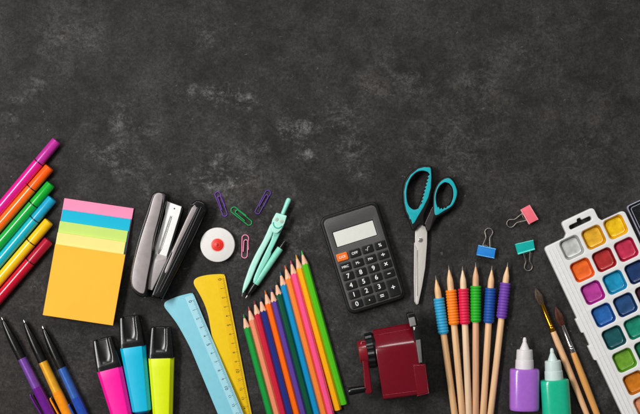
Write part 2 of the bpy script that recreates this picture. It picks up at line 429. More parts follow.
# ------------------------------------------------------------------ highlighters
def highlighter(C, joint, B, hexb, word, label, end=66.5):
    """C centre of the cap's end, joint centre of the cap's rim, B further along the body"""
    zt = 14.5
    loc, rz, lc = frame(C, joint, zt)
    j = W(joint, zt); rz = math.atan2(W(B, zt).y - j.y, W(B, zt).x - j.x)
    d = Vector((math.cos(rz), math.sin(rz), 0)); loc = j - d * lc
    T = thing('highlighter', label, 'highlighter', loc, rz, 'capped highlighters')
    mb = mat('highlighter_' + word, hexb, 0.42, bump=0.03, var=0.02, spec=0.4)
    # body, faceted section that narrows to the foot
    def sec(x, w, h):
        z0 = 0.25
        c = 3.2
        q = [(-w, z0 + 3), (-w + 2, z0), (w - 2, z0), (w, z0 + 3), (w, h - 4.2), (w - c, h - 0.4), (w - c - 1.4, h), (-w + c + 1.4, h), (-w + c, h - 0.4), (-w, h - 4.2)]
        return [(x, a, b) for a, b in q]
    L0 = lc
    rings = [sec(L0 + 0.2, 11.2, 13.4), sec(L0 + 0.5, 12.45, 14.5), sec(L0 + 1.2, 12.6, 14.7)]
    for k in range(1, 8):
        t = k / 7; rings.append(sec(L0 + 1 + (end - 3) * t, 12.6 - 3.3 * t, 14.7 - 1.6 * t))
    rings.append(sec(L0 + end - 1.2, 8.8, 12.6))
    loft('body', rings, mb, T, sharp=24)
    lathe('end_plug', [(L0 + end - 1.6, 8.0), (L0 + end, 8.0), (L0 + end + 0.8, 7.4), (L0 + end + 0.9, 0.5)],
          mat('highlighter_plug_' + word, {'pink': '#5c0a3c', 'blue': '#123a6c', 'yellow': '#4a5410'}[word], 0.4), T, 6.4, sz=0.72)
    # cap: wedge with a thumb scoop on the upper face
    n = 110; rings = []; m = 70
    for i in range(m + 1):
        t = i / m                      # 0 at the cap's end, 1 at the rim
        w = 9.6 + 3.1 * min(1, t * 1.0) ** 0.8; h = 10.6 + 4.4 * min(1, t * 1.15) ** 0.9
        if i == 0: w -= 0.7; h -= 0.6
        ring = []
        for q in superellipse(lc * t, w, h / 2, h / 2, 6.5, n):
            x, y, z = q
            if z > h * 0.72:
                # the U-shaped scoop: open at the cap's end, round at the rim side
                hw = 6.6 * (1 if t < 0.52 else math.sqrt(max(0, 1 - ((t - 0.52) / 0.40) ** 2)))
                e = (hw - abs(y)) / 2.2
                s = max(0.0, min(1.0, e)); s = s * s * (3 - 2 * s)
                z -= s * (1.3 + (2.2 if t < 0.05 else 0))
            ring.append((x, y, z))
        rings.append(ring)
    cap = loft('cap', rings, mat('highlighter_cap_black', '#121212', 0.24, bump=0.04, bscale=500, var=0.15), T, sharp=50)
    return T
highlighter((100.2, 339.2), (108.8, 369.0), (120.3, 414), '#ff0c9c', 'pink', 'hot pink highlighter with a black cap, leftmost highlighter')
highlighter((129.0, 316.6), (132.1, 346.7), (141.2, 412.5), '#06b4d8', 'blue', 'cyan blue highlighter with a black cap, between pink and yellow highlighters')
highlighter((160.0, 327.4), (160.6, 358.0), (162.0, 414), '#d8e800', 'yellow', 'fluorescent yellow highlighter with a black cap, beside the blue ruler')

# ------------------------------------------------------------------ stapler lying open on its side
c = W((165, 250), 0)
T = thing('stapler', 'black and grey stapler lying opened on its side', 'stapler', c)
grey_panel = mat('stapler_grey', '#a59c9b', 0.34, metal=0.35, var=0.05, bump=0.04)
zh = 24
P = [(153.6, 193.4), (156.5, 191.8), (163.2, 192.8), (166.0, 194.6), (166.8, 198), (163, 212), (157.4, 236), (154.6, 246), (154.6, 253),
     (151.6, 261), (148.8, 278), (147.4, 292), (145.2, 297.0), (141, 297.2), (135.5, 294), (131.6, 289), (130.1, 282), (130.2, 274), (133.5, 256), (138.5, 236), (146, 213), (151.2, 197)]
plate('handle_shell', [smooth2(local(T, P, zh), 4)], 0.2, zh, black_gloss, T, bevel=1.6, res=4)
P = [(154.6, 194.8), (162.6, 194.4), (161.5, 205), (158.0, 220), (153.6, 237), (151.6, 252), (150.6, 259.5), (147.2, 277), (144.6, 291.6),
     (141.5, 293.4), (137, 291), (133.2, 287.2), (131.9, 281), (132.8, 270), (136.5, 253.5), (142, 234), (148.6, 214)]
plate('handle_panel', [smooth2(local(T, P, zh + .8), 4)], zh - 1, zh + 0.8, grey_panel, T, bevel=0.7)
P = [(163.2, 194.6), (165.0, 195.4), (164.4, 201), (160.4, 217), (155.4, 238), (153.2, 251), (152.6, 246), (155.0, 234), (159.6, 218), (162.6, 205)]
plate('handle_trim', [smooth2(local(T, P, zh + .5), 3)], zh - 1, zh + 0.5, mat('stapler_trim', '#3c3a3a', 0.3), T, bevel=0.5)
# magazine
zm = 17
P = [(167.0, 201.6), (181.6, 206.8), (180.0, 213), (166.5, 257), (153.6, 254), (155.2, 247), (164.8, 214.5), (165.4, 208.6)]
plate('magazine', [roundpoly(local(T, P, zm), 0.6)], 5, zm, mat('magazine_steel', '#f6f4f0', 0.34, metal=0.05, var=0.04, bump=0.03), T, bevel=0.5)
P = [(181.6, 206.6), (183.2, 209), (180.6, 217), (168.6, 257.5), (166.2, 257.2)]
plate('magazine_shaded_side', [local(T, P, zm - 1)], 3, zm - 1.2, soft_black, T, bevel=0.3)  # shaded side of the silver rail, painted as a black strip
P = [(170.3, 216.4), (171.6, 216.6), (171.8, 218), (161.2, 250.4), (158.6, 250), (169.4, 217.6)]
plate('magazine_slot', [smooth2(local(T, P, zm + .1), 3)], zm - 1, zm + 0.12, mat('slot_grey', '#8c8986', 0.4, metal=0.6), T, bevel=0.05)
P = [(171.0, 218), (161.2, 249.6)]
q = local(T, P, zm + .5); tube('magazine_spring', [(q[0][0], q[0][1], zm + .3), (q[1][0], q[1][1], zm + .3)], 0.35, steel, T, smooth=0)
q = local(T, [(174.4, 208.6)], zm)[0]
lathe_o = plate('rivet_hole', [rrect(1.5, 1.5, 0.7, *q)], zm - 0.2, zm + 0.12, black, T, bevel=0.04)
q = local(T, [(165.2, 200.8)], 12)[0]; tube('wire_hook', [(q[0] - 3.5, q[1] + 0.5, 12), (q[0], q[1] + 0.8, 13), (q[0] + 3, q[1] - 1.2, 13)], 0.4, chrome, T)
P = [(153.8, 252.6), (167.4, 256.8), (166.6, 261), (152.2, 290.4), (146.6, 289.2), (147.0, 285), (152.4, 261.8)]
plate('magazine_base', [roundpoly(local(T, P, zm + 2), 0.8)], 4, zm + 2.2, mat('stapler_grey_light', '#b5adab', 0.36, metal=0.3, var=0.05, bump=0.04), T, bevel=0.9)
# base arm
zb = 19
P = [(190.2, 206.5), (192.2, 202.8), (196.2, 200.2), (201.5, 201.2), (205.4, 204.2), (206.5, 208.5), (204.6, 214), (184.5, 256), (163.2, 297.2), (160, 299), (153.4, 297.2), (151.4, 293.6), (166.5, 258), (174, 243)]
plate('base_arm', [smooth2(local(T, P, zb), 4)], 0.2, zb, black_gloss, T, bevel=2.2, res=4)
P = [(191.6, 208.0), (196.4, 207.6), (195.9, 211), (178.0, 246.5), (167.6, 271), (164.8, 270.6), (172.0, 254), (173.6, 247.5)]
plate('base_stripe', [smooth2(local(T, P, zb + .5), 3)], zb - 1, zb + 0.5, grey_panel, T, bevel=0.5)
P1 = [(201.5, 207), (180, 253), (160.6, 292)]
q = local(T, P1, zb); tube('base_highlight_line', [(a, b, zb + 0.1) for a, b in q], 0.7, black, T)  # raised line added for a thin glossy highlight along the arm
P1 = [(198.4, 208), (177.5, 252), (156.8, 293)]
q = local(T, P1, zb); tube('base_highlight_line', [(a, b, zb + 0.1) for a, b in q], 0.45, mat('stapler_highlight', '#3a383c', 0.4), T)  # second highlight line, its gloss painted in lighter grey
q = local(T, [(146.2, 295)], 12)[0]
plate('hinge_block', [rrect(5.4, 6.0, 1.8, q[0] + 0.3, q[1] + 0.8)], 2, 17, black, T, bevel=0.8)
q = local(T, [(144.8, 296.6)], 17)[0]
plate('hinge_pin', [rrect(2.4, 3.4, 1.1, q[0], q[1] + 0.6)], 15, 19.5, steel, T, bevel=0.5)
q = local(T, [(150.6, 294.2)], 14)[0]
plate('hinge_lug', [rrect(8.4, 5.0, 1.6, q[0], q[1])], 1, 14, soft_black, T, bevel=0.8)

# ------------------------------------------------------------------ round eraser
T = thing('round_eraser', 'round white eraser disc with a red centre beside the stapler', 'eraser', W((217.5, 244.8), 6))
def disc(name, r0, r, z0, z1, m, parent, bev=0.8):
    prof = [(r0, z0), (r - bev, z0), (r - bev * .3, z0 + bev * .3), (r, z0 + bev), (r, z1 - bev), (r - bev * .3, z1 - bev * .3), (r - bev, z1), (r0, z1)]
    n = 72; rings = [[(a * math.cos(2 * math.pi * j / n), a * math.sin(2 * math.pi * j / n), z) for j in range(n)] for a, z in prof]
    return loft(name, rings, m, parent, caps=True)
disc('eraser_disc', 0.6, 17.2, 0.1, 6.2, mat('eraser_white', '#e0dcd8', 0.62, var=0.03, bump=0.12, bscale=700, sss=0.1), T, 1.0)
disc('hub_collar', 0.3, 7.0, 5.2, 6.45, mat('eraser_pinkish', '#eab8ac', 0.5), T, 0.3)
disc('hub', 0.3, 6.2, 5.2, 6.8, mat('eraser_red', '#e8251c', 0.42, var=0.08), T, 0.5)
hub = disc('hub_rim', 0.2, 3.2, 6.6, 7.05, mat('eraser_red_light', '#e23c2c', 0.35), T, 0.5)
disc('hub_pin', 0.1, 1.3, 6.9, 7.35, mat('eraser_red_dark', '#c01c18', 0.3), T, 0.3)

# ------------------------------------------------------------------ paper clips
def paper_clip(A, B, hx, word, label, w=6.4):
    loc, rz, L = frame(A, B, 0.6)
    m = mat('clip_' + word, hx, 0.45, bump=0.0, var=0.06)
    r = 0.50; a = w / 2 - r; z = 0.75; pts = []
    def arc(cx, cy, rad, a0, a1, zz, n=8):
        return [(cx + rad * math.cos(R(a0 + (a1 - a0) * i / n)), cy + rad * math.sin(R(a0 + (a1 - a0) * i / n)), zz) for i in range(n + 1)]
    b = a * 0.70
    # outer loop: start half-way on one side, round one end, back along, round the other end (tighter), and in again
    pts += [(L * 0.62, a, z)] + arc(a + r, 0, a, 90, 270, z)                      # outer end at x=0
    pts += arc(L - a - r, -a + (a + b) / 2, (a + b) / 2, -90, 90, z)            # far end
    pts += arc(a + r + 3.6, (-a + b + b) / 2 - 0.2 * 0 , (a + 0) * 0.62, 90, 270, z + 1.0)   # inner loop end
    pts += [(L * 0.70, -a + 2 * a * 0.22, z + 0.9)]
    P = [Vector(p) for p in pts]
    o = tube('paper_clip', [tuple(p) for p in P], r, m, None, n=10, smooth=2)
    o.location = loc * MM; o.rotation_euler = (0, 0, rz)
    tag(o, label, 'paper clip', 'coloured paper clips above the eraser')
    return o
paper_clip((216.6, 191.6), (226.4, 216.8), '#6d3fa0', 'purple', 'purple paper clip nearest the stapler, tilted to the left')
paper_clip((269.4, 190.2), (256.6, 214.6), '#5c3490', 'violet', 'dark purple paper clip nearest the mint compass handle')
paper_clip((231.4, 208.0), (252.2, 224.4), '#10a052', 'green', 'green paper clip lying between the two purple clips', 7.2)
paper_clip((245.4, 234.4), (245.0, 259.0), '#f290b0', 'pink', 'pink paper clip upright between the eraser and the compass', 7.4)

# ------------------------------------------------------------------ drawing compass
T = thing('drawing_compass', 'mint green drawing compass with a smiling hinge and clamped pencil', 'compass', W((268, 245), 0))
mint = mat('mint_plastic', '#8fdcc8', 0.34, bump=0.04, var=0.04)
mint_l = mat('mint_plastic_light', '#b2ead9', 0.34, bump=0.04, var=0.04)
q0, q1 = local(T, [(289.4, 198.4), (282.4, 214.6)], 7)
a = math.atan2(q1[1] - q0[1], q1[0] - q0[0]); LL = math.hypot(q1[0] - q0[0], q1[1] - q0[1])
kn = lathe('knob', [(-0.3, 0.4), (0.1, 1.6), (1.2, 2.4), (3.0, 2.6), (6, 2.45), (10, 2.2), (13, 2.1), (LL + 2, 2.1)], mint, T, 7)
kn.location = Vector((q0[0], q0[1], 0)) * MM; kn.rotation_euler = (0, 0, a)
# left leg
P = [(270.8, 224), (266.5, 233), (262.2, 242), (256.0, 253), (250, 265.6), (246.6, 275), (243.6, 284), (242.1, 292.2), (243.6, 292.6), (249.4, 283.5),
     (256.6, 266.0), (262.6, 253.5), (269.2, 241), (272.8, 233.6), (274.2, 226.4)]
plate('needle_leg', [smooth2(local(T, P, 10), 3)], 3, 10, mint_l, T, bevel=1.6, res=4)
q = local(T, [(242.9, 291.6), (242.0, 296.2)], 5); tube('needle', [(q[0][0], q[0][1], 6.2), (q[1][0], q[1][1], 4.4)], 0.5, steel, T, smooth=0)
# right leg
P = [(275.6, 226), (271.2, 239.5), (266.8, 249), (259.6, 264), (253.2, 279.6), (255.8, 282.6), (262.6, 270), (270.4, 255.6), (271.4, 251.4), (276.6, 241), (282.0, 229.6), (283.5, 225)]
plate('pencil_leg', [smooth2(local(T, P, 9), 3)], 2.5, 9, mint, T, bevel=1.3, res=4)
# barrel holding the pencil
q0, q1 = local(T, [(280.4, 248.2), (255.5, 283.9)], 6)
a = math.atan2(q1[1] - q0[1], q1[0] - q0[0]); LL = math.hypot(q1[0] - q0[0], q1[1] - q0[1])
B = lathe('pencil_holder', [(0, 2.3), (0.05, 3.0), (0.6, 3.3), (LL - 0.5, 3.5), (LL, 3.2), (LL + .05, 2.4)], mat('mint_holder', '#84d8bf', 0.4, bump=0.05), T, 5.4)
B.location = Vector((*q0, 0)) * MM; B.rotation_euler = (0, 0, a)
Pn = lathe('pencil_lead_holder', [(-8.6, 1.5), (-8.4, 2.4), (-5.4, 2.55), (-5.2, 2.1), (-4.4, 2.1), (-4.2, 2.5), (0, 2.5), (LL, 2.8), (LL + 4, 3.1), (LL + 9.5, 2.3), (LL + 13.4, 1.2), (LL + 14.2, 0.9)], black, T, 5.4)
Pn.location = Vector((*q0, 0)) * MM; Pn.rotation_euler = (0, 0, a)
tp = lathe('lead_tip', [(LL + 13.8, 0.75), (LL + 16.0, 0.5), (LL + 17.4, 0.2)], steel, T, 5.4, n=12)
tp.location = Vector((*q0, 0)) * MM; tp.rotation_euler = (0, 0, a)
# hinge head
P = [(276.2, 212.6), (287.0, 215.8), (284.6, 223.4), (281.4, 229.4), (277.0, 233.8), (272.0, 232.4), (270.8, 226), (272.4, 219.5)]
hd = plate('hinge_head', [roundpoly(local(T, P, 13), [1.0, 1.0, 2.5, 3, 3.5, 3.5, 3, 2])], 9.3, 13, mint_l, T, bevel=0.8)
for e in ((276.5, 219.2), (281.6, 221.2)):
    q = local(T, [e], 13)[0]
    plate('rivet', [rrect(3.7, 3.7, 1.84, *q)], 12.6, 13.6, mat('rivet_grey', '#bcc4b8', 0.5, metal=0.0), T, bevel=0.35)
    plate('rivet_ring', [rrect(1.8, 1.8, 0.9, *q)], 13.2, 13.8, mat('rivet_grey2', '#a8b8ac', 0.5), T, bevel=0.2)
q = local(T, [(273.2, 222.2), (273.8, 225.6), (276.2, 227.8), (279.4, 227.9), (282.0, 225.9)], 13)
tube('smile_line', [(a_, b_, 13.05) for a_, b_ in q], 0.55, mat('mint_dark', '#2fae9c', 0.4), T)

# ------------------------------------------------------------------ rulers
def ruler(O, E, outline_px, hx, hx2, word, label, n0, step, ndx, zt, tilt, ink):
    """O, E: photo points on the straight measuring edge"""
    loc, rz, L = frame(O, E, 2)
    T = thing('ruler', label, 'ruler', loc, rz, 'plastic rulers with one curved end')
    out = local(T, outline_px, 2)
    # extend the parallel sides below the picture
    m = mat('ruler_' + word, hx, 0.30, var=0.03, bump=0.03, bscale=200, coat=0.25, sss=0.05)
    Lx = 176
    yb = out[-1][1]
    sm = smooth2(out, 4, False)
    poly = sm + [(Lx, yb), (Lx, 0.0)]
    poly = poly + [(0.0, 0.0)]
    plate('ruler_body', [poly], 0.25, zt, m, T, bevel=0.5)
    # bevelled measuring strip lies in a paler band along the edge
    y1 = 8.8
    mb = mat('ruler_band_' + word, hx2, 0.26, var=0.03, bump=0.02, coat=0.25)
    s = -1 if yb < 0 else 1
    box('scale_strip', 1.0, Lx - 1, *sorted((s * 0.8, s * y1)), zt - 0.4, zt + 0.16, mb, T, bevel=0.10)
    inkm = mat('ruler_ink_' + word, ink, 0.6, bump=0)
    v, f = [], []
    for k in range(0, 165):
        x = n0 + k * step / 10; ln = 2.9 if k % 10 == 0 else (2.3 if k % 5 == 0 else 1.6); hw = 0.13 if k % 10 else 0.18
        b0 = len(v); za, zb_ = zt + 0.17, zt + 0.21
        ya, yb2 = sorted((s * 0.95, s * (0.95 + ln)))
        v += [(x + i * hw, y, z) for i in (-1, 1) for y in (ya, yb2) for z in (za, zb_)]
        f += [tuple(b0 + i for i in q) for q in ((0, 1, 3, 2), (4, 6, 7, 5), (0, 4, 5, 1), (2, 3, 7, 6), (0, 2, 6, 4), (1, 5, 7, 3))]
    mesh_obj('scale_lines', v, f, inkm, T)
    items = []
    for k in range(0, 17):
        big = k % 5 == 0
        items.append((str(k), n0 + k * step + (0.0), s * ndx, zt + 0.20, 4.6 if big else 3.4, 0, 1.0))
    text_mesh(items, 'scale_numbers', inkm, T)
    tube('edge_highlight_strip', [(1.5, -s * 0.02, zt - 0.35), (Lx - 1, -s * 0.02, zt - 0.35)], 0.4, mat('ruler_edge_highlight_' + word, hx2, 0.2, coat=0.5), T, smooth=0)  # thin tube added to paint the highlight along the ruler's edge
    # raised oval near the curved end, moulded into the plastic
    T.rotation_euler = (0, -tilt, rz)
    return T
ruler((224.4, 274.4), (251.4, 414),
      [(221, 274.0), (210, 274.6), (200.5, 276.4), (195.6, 278.6), (193.7, 281.8), (194.6, 286), (199, 293.4), (204.4, 304.2), (208.2, 316), (210.6, 329), (212.4, 339.5)],
      '#eac208', '#e6b80a', 'yellow', 'yellow plastic ruler partly covered by the blue ruler', 4.0, 9.28, 5.6, 2.2, 0.0, '#3e340c')
ruler((192.8, 293.2), (243.8, 414),
      [(190, 293.2), (178.5, 296.2), (169.5, 299.6), (165.2, 302.2), (164.2, 305.4), (165.6, 308.8), (171, 315.6), (177.3, 324.2), (183.4, 334.6), (189, 345), (191.4, 349.8)],
      '#7fc4d4', '#9fd2de', 'blue', 'light blue plastic ruler lying across the yellow ruler', 6.7, 9.30, 5.6, 2.2, R(2.35), '#284450')

# ------------------------------------------------------------------ coloured pencils
def hexr(t, ap=3.2, rmax=3.52):
    a = (t % (math.pi / 3)) - math.pi / 6
    return min(ap / math.cos(a), rmax)
def colour_pencil(tip, B, hx, word, label, total=160.5, lead=None, dark=False):
    loc, rz, L = frame(tip, B, 3.3)
    T = thing('coloured_pencil', label, 'pencil', loc, rz, 'coloured pencils lined up side by side')
    n = 36; zc = 3.25; cone = 15.2; rm = 3.7
    rot = math.pi / 6 * random.choice((0, 0, 0.25, -0.2))
    th_ = [2 * math.pi * j / n for j in range(n)]
    def ring(x, rr): return [(x, rr * math.cos(t), zc + rr * math.sin(t)) for t in th_]
    hexring = [hexr(t + math.pi / 6 * 0 + rot) for t in th_]
    edge = [(cone * r / rm, r * math.cos(t), zc + r * math.sin(t)) for t, r in zip(th_, hexring)]
    edge2 = [(x + 0.15, y * 0.998, z) for x, y, z in edge]
    body = [[(x, y * 1.004, zc + (z - zc) * 1.004) for x, y, z in edge]]
    for X in (17.5, total - 0.6): body.append([(X, r * math.cos(t), zc + r * math.sin(t)) for t, r in zip(th_, hexring)])
    body.append([(total, r * .93 * math.cos(t), zc + r * .93 * math.sin(t)) for t, r in zip(th_, hexring)])
    m = mat('lacquer_' + word, hx, 0.24, bump=0.03, var=0.05, coat=0.35, scale=500)
    loft('barrel', body, m, T, sharp=22)
    loft('wood_cone', [ring(4.3, 4.3 * rm / cone), ring(8, 8 * rm / cone), edge], mat('sharpened_wood', '#e6b394', 0.62, var=0.16, scale=90, stretch=(0.3, 9, 9), bump=0.2, bscale=400), T, sharp=60)
    ld = lead or hx
    lathe('lead', [(0.0, 0.18), (0.5, 0.34), (4.0, 4.0 * rm / cone), (4.4, 4.35 * rm / cone)], mat('lead_' + word, ld, 0.6, var=0.15, bump=0.1), T, zc, n=16)
    return T
CP = [((243.2, 314.0), (270.1, 414), '#12963c', 'green', 'mid green coloured pencil, leftmost and lowest tip of the row', '#1c8044'),
      ((248.3, 306.4), (277.1, 414), '#ec8a66', 'salmon', 'salmon pink coloured pencil with a red lead, second from the left of the row', '#cc3a48'),
      ((253.9, 300.4), (283.4, 414), '#c8203c', 'crimson', 'crimson red coloured pencil between the salmon and navy pencils', '#7a2030'),
      ((259.8, 297.4), (289.9, 414), '#22307e', 'navy', 'navy blue coloured pencil beside the crimson pencil', '#20284e'),
      ((264.8, 290.2), (297.0, 414), '#ff6a0a', 'deep_orange', 'deep orange coloured pencil beside the navy pencil', '#d8600e'),
      ((270.6, 287.8), (303.6, 414), '#5a3c96', 'purple', 'purple coloured pencil between deep orange and dark green ones', '#3c3060'),
      ((275.4, 280.8), (310.2, 414), '#0c5238', 'bottle_green', 'dark bottle green coloured pencil with a pale streak, in the middle of the row', '#143c30'),
      ((279.9, 271.4), (317.0, 414), '#0a8cc4', 'sky_blue', 'sky blue coloured pencil with a dark blue lead', '#1a5674'),
      ((284.8, 265.2), (324.0, 414), '#f88434', 'light_orange', 'light orange coloured pencil between sky blue and pink pencils', '#d8622c'),
      ((290.4, 260.2), (330.9, 414), '#f8548c', 'rose', 'rose pink coloured pencil, third from the right of the row', '#b83a66'),
      ((295.8, 254.6), (338.2, 409.5), '#fbae08', 'yellow', 'golden yellow coloured pencil, second from the right of the row', '#dc9a14'),
      ((301.4, 250.6), (344.2, 404), '#52c01c', 'lime', 'lime green coloured pencil, rightmost and highest tip of the row', '#40b048')]
for tip, B, hx, w_, lab, ld in CP:
    colour_pencil(tip, B, hx, w_, lab, lead=ld, total=160.6 if w_ != 'lime' else 159.2)

# ------------------------------------------------------------------ calculator
rzc = R(17.4)
zc_ = 11.0
T = thing('calculator', 'small black and grey pocket calculator with white figures on black keys', 'calculator', W((363.0, 257.8), 9), rzc)
plate('case', [rrect(60.6, 101.4, 7.5, seg=8)], 0.3, 9.2, mat('calc_case', '#0a0a0a', 0.42, bump=0.05, spec=0.35), T, bevel=1.6, res=5)
disp = rrect(42.6, 16.4, 0.8, -0.5, 25.2)
plate('faceplate', [rrect(54.2, 94.6, 5.0, seg=8), list(reversed(disp))], 7.6, 9.9, mat('calc_face', '#605f5e', 0.38, metal=0.5, var=0.04, bump=0.06, bscale=1500, stretch=(1, 6, 1)), T, bevel=0.45)
dp = plate('display', [rrect(42.4, 16.2, 0.6, -0.5, 25.2)], 8.2, 9.0, mat('calc_bezel', '#26282a', 0.3), T, bevel=0.1)
plate('screen', [rrect(41.2, 15.0, 0.5, -0.5, 25.2)], 8.9, 9.5, mat('lcd', '#dcdcd4', 0.25, var=0.02, bump=0.02), dp, bevel=0.1)
cols = [-19.4, -6.4, 6.8, 19.9]; rows = [6.9, -3.3, -13.0, -22.6, -32.2, -41.9]
keyT = [['C/CE', 'OFF', 'sqrt', '%'], ['MRC', 'M-', 'M+', '\u00f7'], ['7', '8', '9', '\u00d7'], ['4', '5', '6', '-'], ['1', '2', '3', '+'], ['0', '.', '=', None]]
kb = mat('calc_key', '#171717', 0.34, bump=0.06)
ko = mat('calc_key_orange', '#f0701c', 0.40, bump=0.04)
ink = mat('key_white_ink', '#f0eeea', 0.5, bump=0, var=0.02)
for r_, rw in enumerate(keyT):
    for c_, s in enumerate(rw):
        if s is None: continue
        cx, cy = cols[c_], rows[r_] + 0.2; hh = 7.9
        if s == '+' : cy = (rows[4] + rows[5]) / 2 + 0.2; hh = 17.4
        km = ko if s == 'C/CE' else kb
        k = plate('key', [rrect(11.4, hh, 1.3, cx, cy)], 8.0, 11.6, km, T, bevel=0.7)
        if s == 'C/CE': tag(k, 'orange clear key')
        if s == '+': tag(k, 'tall double-height plus key')
        z = 11.62
        if s == 'sqrt':
            tube('key_mark', [(cx - 2.3, cy - 0.4, z), (cx - 1.4, cy + 0.1, z), (cx - 0.5, cy - 1.9, z), (cx + 0.7, cy + 1.8, z), (cx + 2.6, cy + 1.8, z)], 0.26, ink, k, smooth=0)
        elif s == '-':
            box('key_mark', cx - 1.6, cx + 1.6, cy - 0.32, cy + 0.32, 11.5, z + .05, ink, k, bevel=0)
        elif s == '.':
            plate('key_mark', [rrect(1.2, 1.2, .55, cx, cy)], 11.5, z + .05, ink, k, bevel=0.02)
        else:
            size = 0.92 * {'C/CE': 3.4, 'OFF': 3.9, 'MRC': 3.7, 'M-': 4.1, 'M+': 4.1, '%': 5.0}.get(s, 7.0)
            if s in '\u00f7\u00d7+=': size = 7.5
            text_mesh([(s, cx, cy, z, size, 0, 1.02)], 'key_mark', ink, k)

# ------------------------------------------------------------------ scissors
T = thing('scissors', 'teal and black handled scissors with steel blades pointing down', 'scissors', W((428, 225), 0))
teal = mat('teal_grip', '#14a8b2', 0.42, bump=0.06, var=0.05)
zh = 11
OL = [(430.6, 165.6), (424, 165.6), (417.5, 167.4), (409.4, 173.6), (404.6, 181.6), (402.6, 192), (403.2, 203), (405.2, 212), (408.6, 220), (411.6, 228.6),
      (414.4, 230.6), (418.6, 226.2), (421.4, 224.2), (424.6, 226), (424.4, 215), (429.4, 203), (432.2, 190), (432.9, 178), (432.4, 168.6)]
HL = [(428.6, 173.2), (423.3, 171.6), (417.0, 173.4), (411.4, 179.4), (408.0, 188), (407.4, 197), (409.4, 204.6), (413.6, 208.6), (417.6, 207.4),
      (421.0, 200.0), (425.2, 188.5), (428.6, 179)]
hL = plate('handle', [smooth2(local(T, OL, zh), 5), list(reversed(smooth2(local(T, HL, zh), 5)))], 3.2, zh, soft_black, T, bevel=1.4, res=4)
tag(hL, 'large handle loop')
OR = [(447.6, 176.2), (441.6, 179), (436.6, 185), (433.4, 194), (432.8, 205), (431.6, 214), (428.6, 222), (427.4, 231), (431.0, 229.6), (436.6, 218.6), (444, 214.0), (453.2, 207.4),
      (457.2, 200), (458.8, 191.5), (455.6, 182.6), (451.4, 177.4)]
HR = [(444.3, 183.2), (439.4, 187.6), (436.7, 195), (437.0, 203), (440.0, 208.6), (445, 207.6), (449.6, 204.4), (452.6, 197), (452.2, 188.8), (448.6, 184)]
hR = plate('handle', [smooth2(local(T, OR, zh - 1), 5), list(reversed(smooth2(local(T, HR, zh - 1), 5)))], 1.8, zh - 1.4, soft_black, T, bevel=1.4, res=4)
tag(hR, 'small handle loop')
# teal soft inserts; the inner edge of the big one is saw-toothed
def teeth(p, q, n, d):
    """zig-zag from p to q (photo points), teeth reaching d to the left side"""
    out = []; p, q = Vector(p), Vector(q); t = (q - p) / n; nn = Vector((t.y, -t.x)).normalized()
    for i in range(n):
        out.append(tuple(p + t * i)); out.append(tuple(p + t * (i + 0.75) + nn * d))
    return out
OL2 = [(430.8, 167.4), (424, 167.2), (418.2, 168.8), (410.6, 175), (406.0, 182.8), (404.2, 192), (404.8, 203), (406.8, 211.6), (409.2, 216.2), (409.6, 219), (411.2, 219.4), (412.6, 224.6), (414.6, 222.4),
       (418.2, 216), (423.6, 207), (428.2, 197.8), (430.8, 188), (431.4, 177)]
HL2 = smooth2([(427.8, 171.8), (422.3, 170.5), (416.2, 172.4), (410.4, 178.6), (407.0, 187.6), (406.5, 197.4), (408.6, 205.6), (413.6, 209.8), (418.6, 208.6)], 5, False) + \
      teeth((420.4, 205.0), (428.6, 173.2), 9, -1.7)
i1 = plate('grip_insert', [roundpoly(local(T, OL2, zh + 1), 2.0), list(reversed(local(T, HL2, zh + 1)))], zh - 1.5, zh + 0.7, teal, hL, bevel=0.35)
OR2 = [(447.4, 178.2), (442.2, 180.6), (437.8, 186), (434.9, 194.6), (434.4, 204), (434.8, 213.8), (437.6, 214.8), (444, 210.8), (451.6, 206.2), (455.6, 199.4), (457.0, 191.5), (454.4, 183.6), (450.8, 179.2)]
HR2 = smooth2([(448.8, 183.1), (444.3, 182.4), (438.9, 187.0), (436.0, 195), (436.2, 202.6), (437.8, 207.6)], 5, False) + [(438.8, 206.8), (440.0, 209.6), (441.4, 207.9), (442.9, 209.6), (444.4, 207.6), (446.2, 208.4), (447.2, 206.6), (450.2, 205)] + smooth2([(450.9, 204), (453.4, 197), (452.9, 188.4), (449.4, 183.4)], 5, False)
plate('grip_insert', [smooth2(local(T, OR2, zh), 5), list(reversed(local(T, HR2, zh)))], zh - 3, zh - 0.7, teal, hR, bevel=0.35)
P = [(433.0, 205), (434.2, 214.6), (432.0, 222.6), (429.8, 229.8), (427.8, 230.6), (424.6, 223.6), (429, 214)]
plate('shank', [roundpoly(local(T, P, 9), 0.8)], 6, zh - 1.0, mat('shank_brown_black', '#3a3433', 0.25), T, bevel=0.5)
# blades: back blade, front blade, pivot
P = [(414.2, 243), (417.6, 240), (419, 244), (418.8, 300), (416.0, 304.6), (414.4, 301.4), (413.8, 280)]
plate('blade', [roundpoly(local(T, P, 4), 0.3)], 2.6, 4.2, mat('blade_steel_back', '#c4beb8', 0.45, metal=0.4, bump=0.03, stretch=(20, 1, 1)), T, bevel=0.35)
P = [(420.2, 223.0), (421.3, 225.0), (423.2, 223.8), (425.2, 226.4), (427.2, 232.2), (427.0, 244), (425.2, 267.6), (422.0, 286.6), (418.4, 303.6), (416.6, 304.8), (416.0, 301),
     (416.6, 280), (417.2, 248.4), (415.0, 244.0), (415.2, 231.6), (418.0, 225.6), (418.9, 226.4)]
bl = plate('blade', [local(T, P, 6)], 4.3, 6.4, mat('blade_steel', '#dad3cc', 0.42, metal=0.35, bump=0.04, stretch=(20, 1, 1)), T, bevel=0.35)
q = local(T, [(417.5, 250), (417.0, 296)], 6.4)
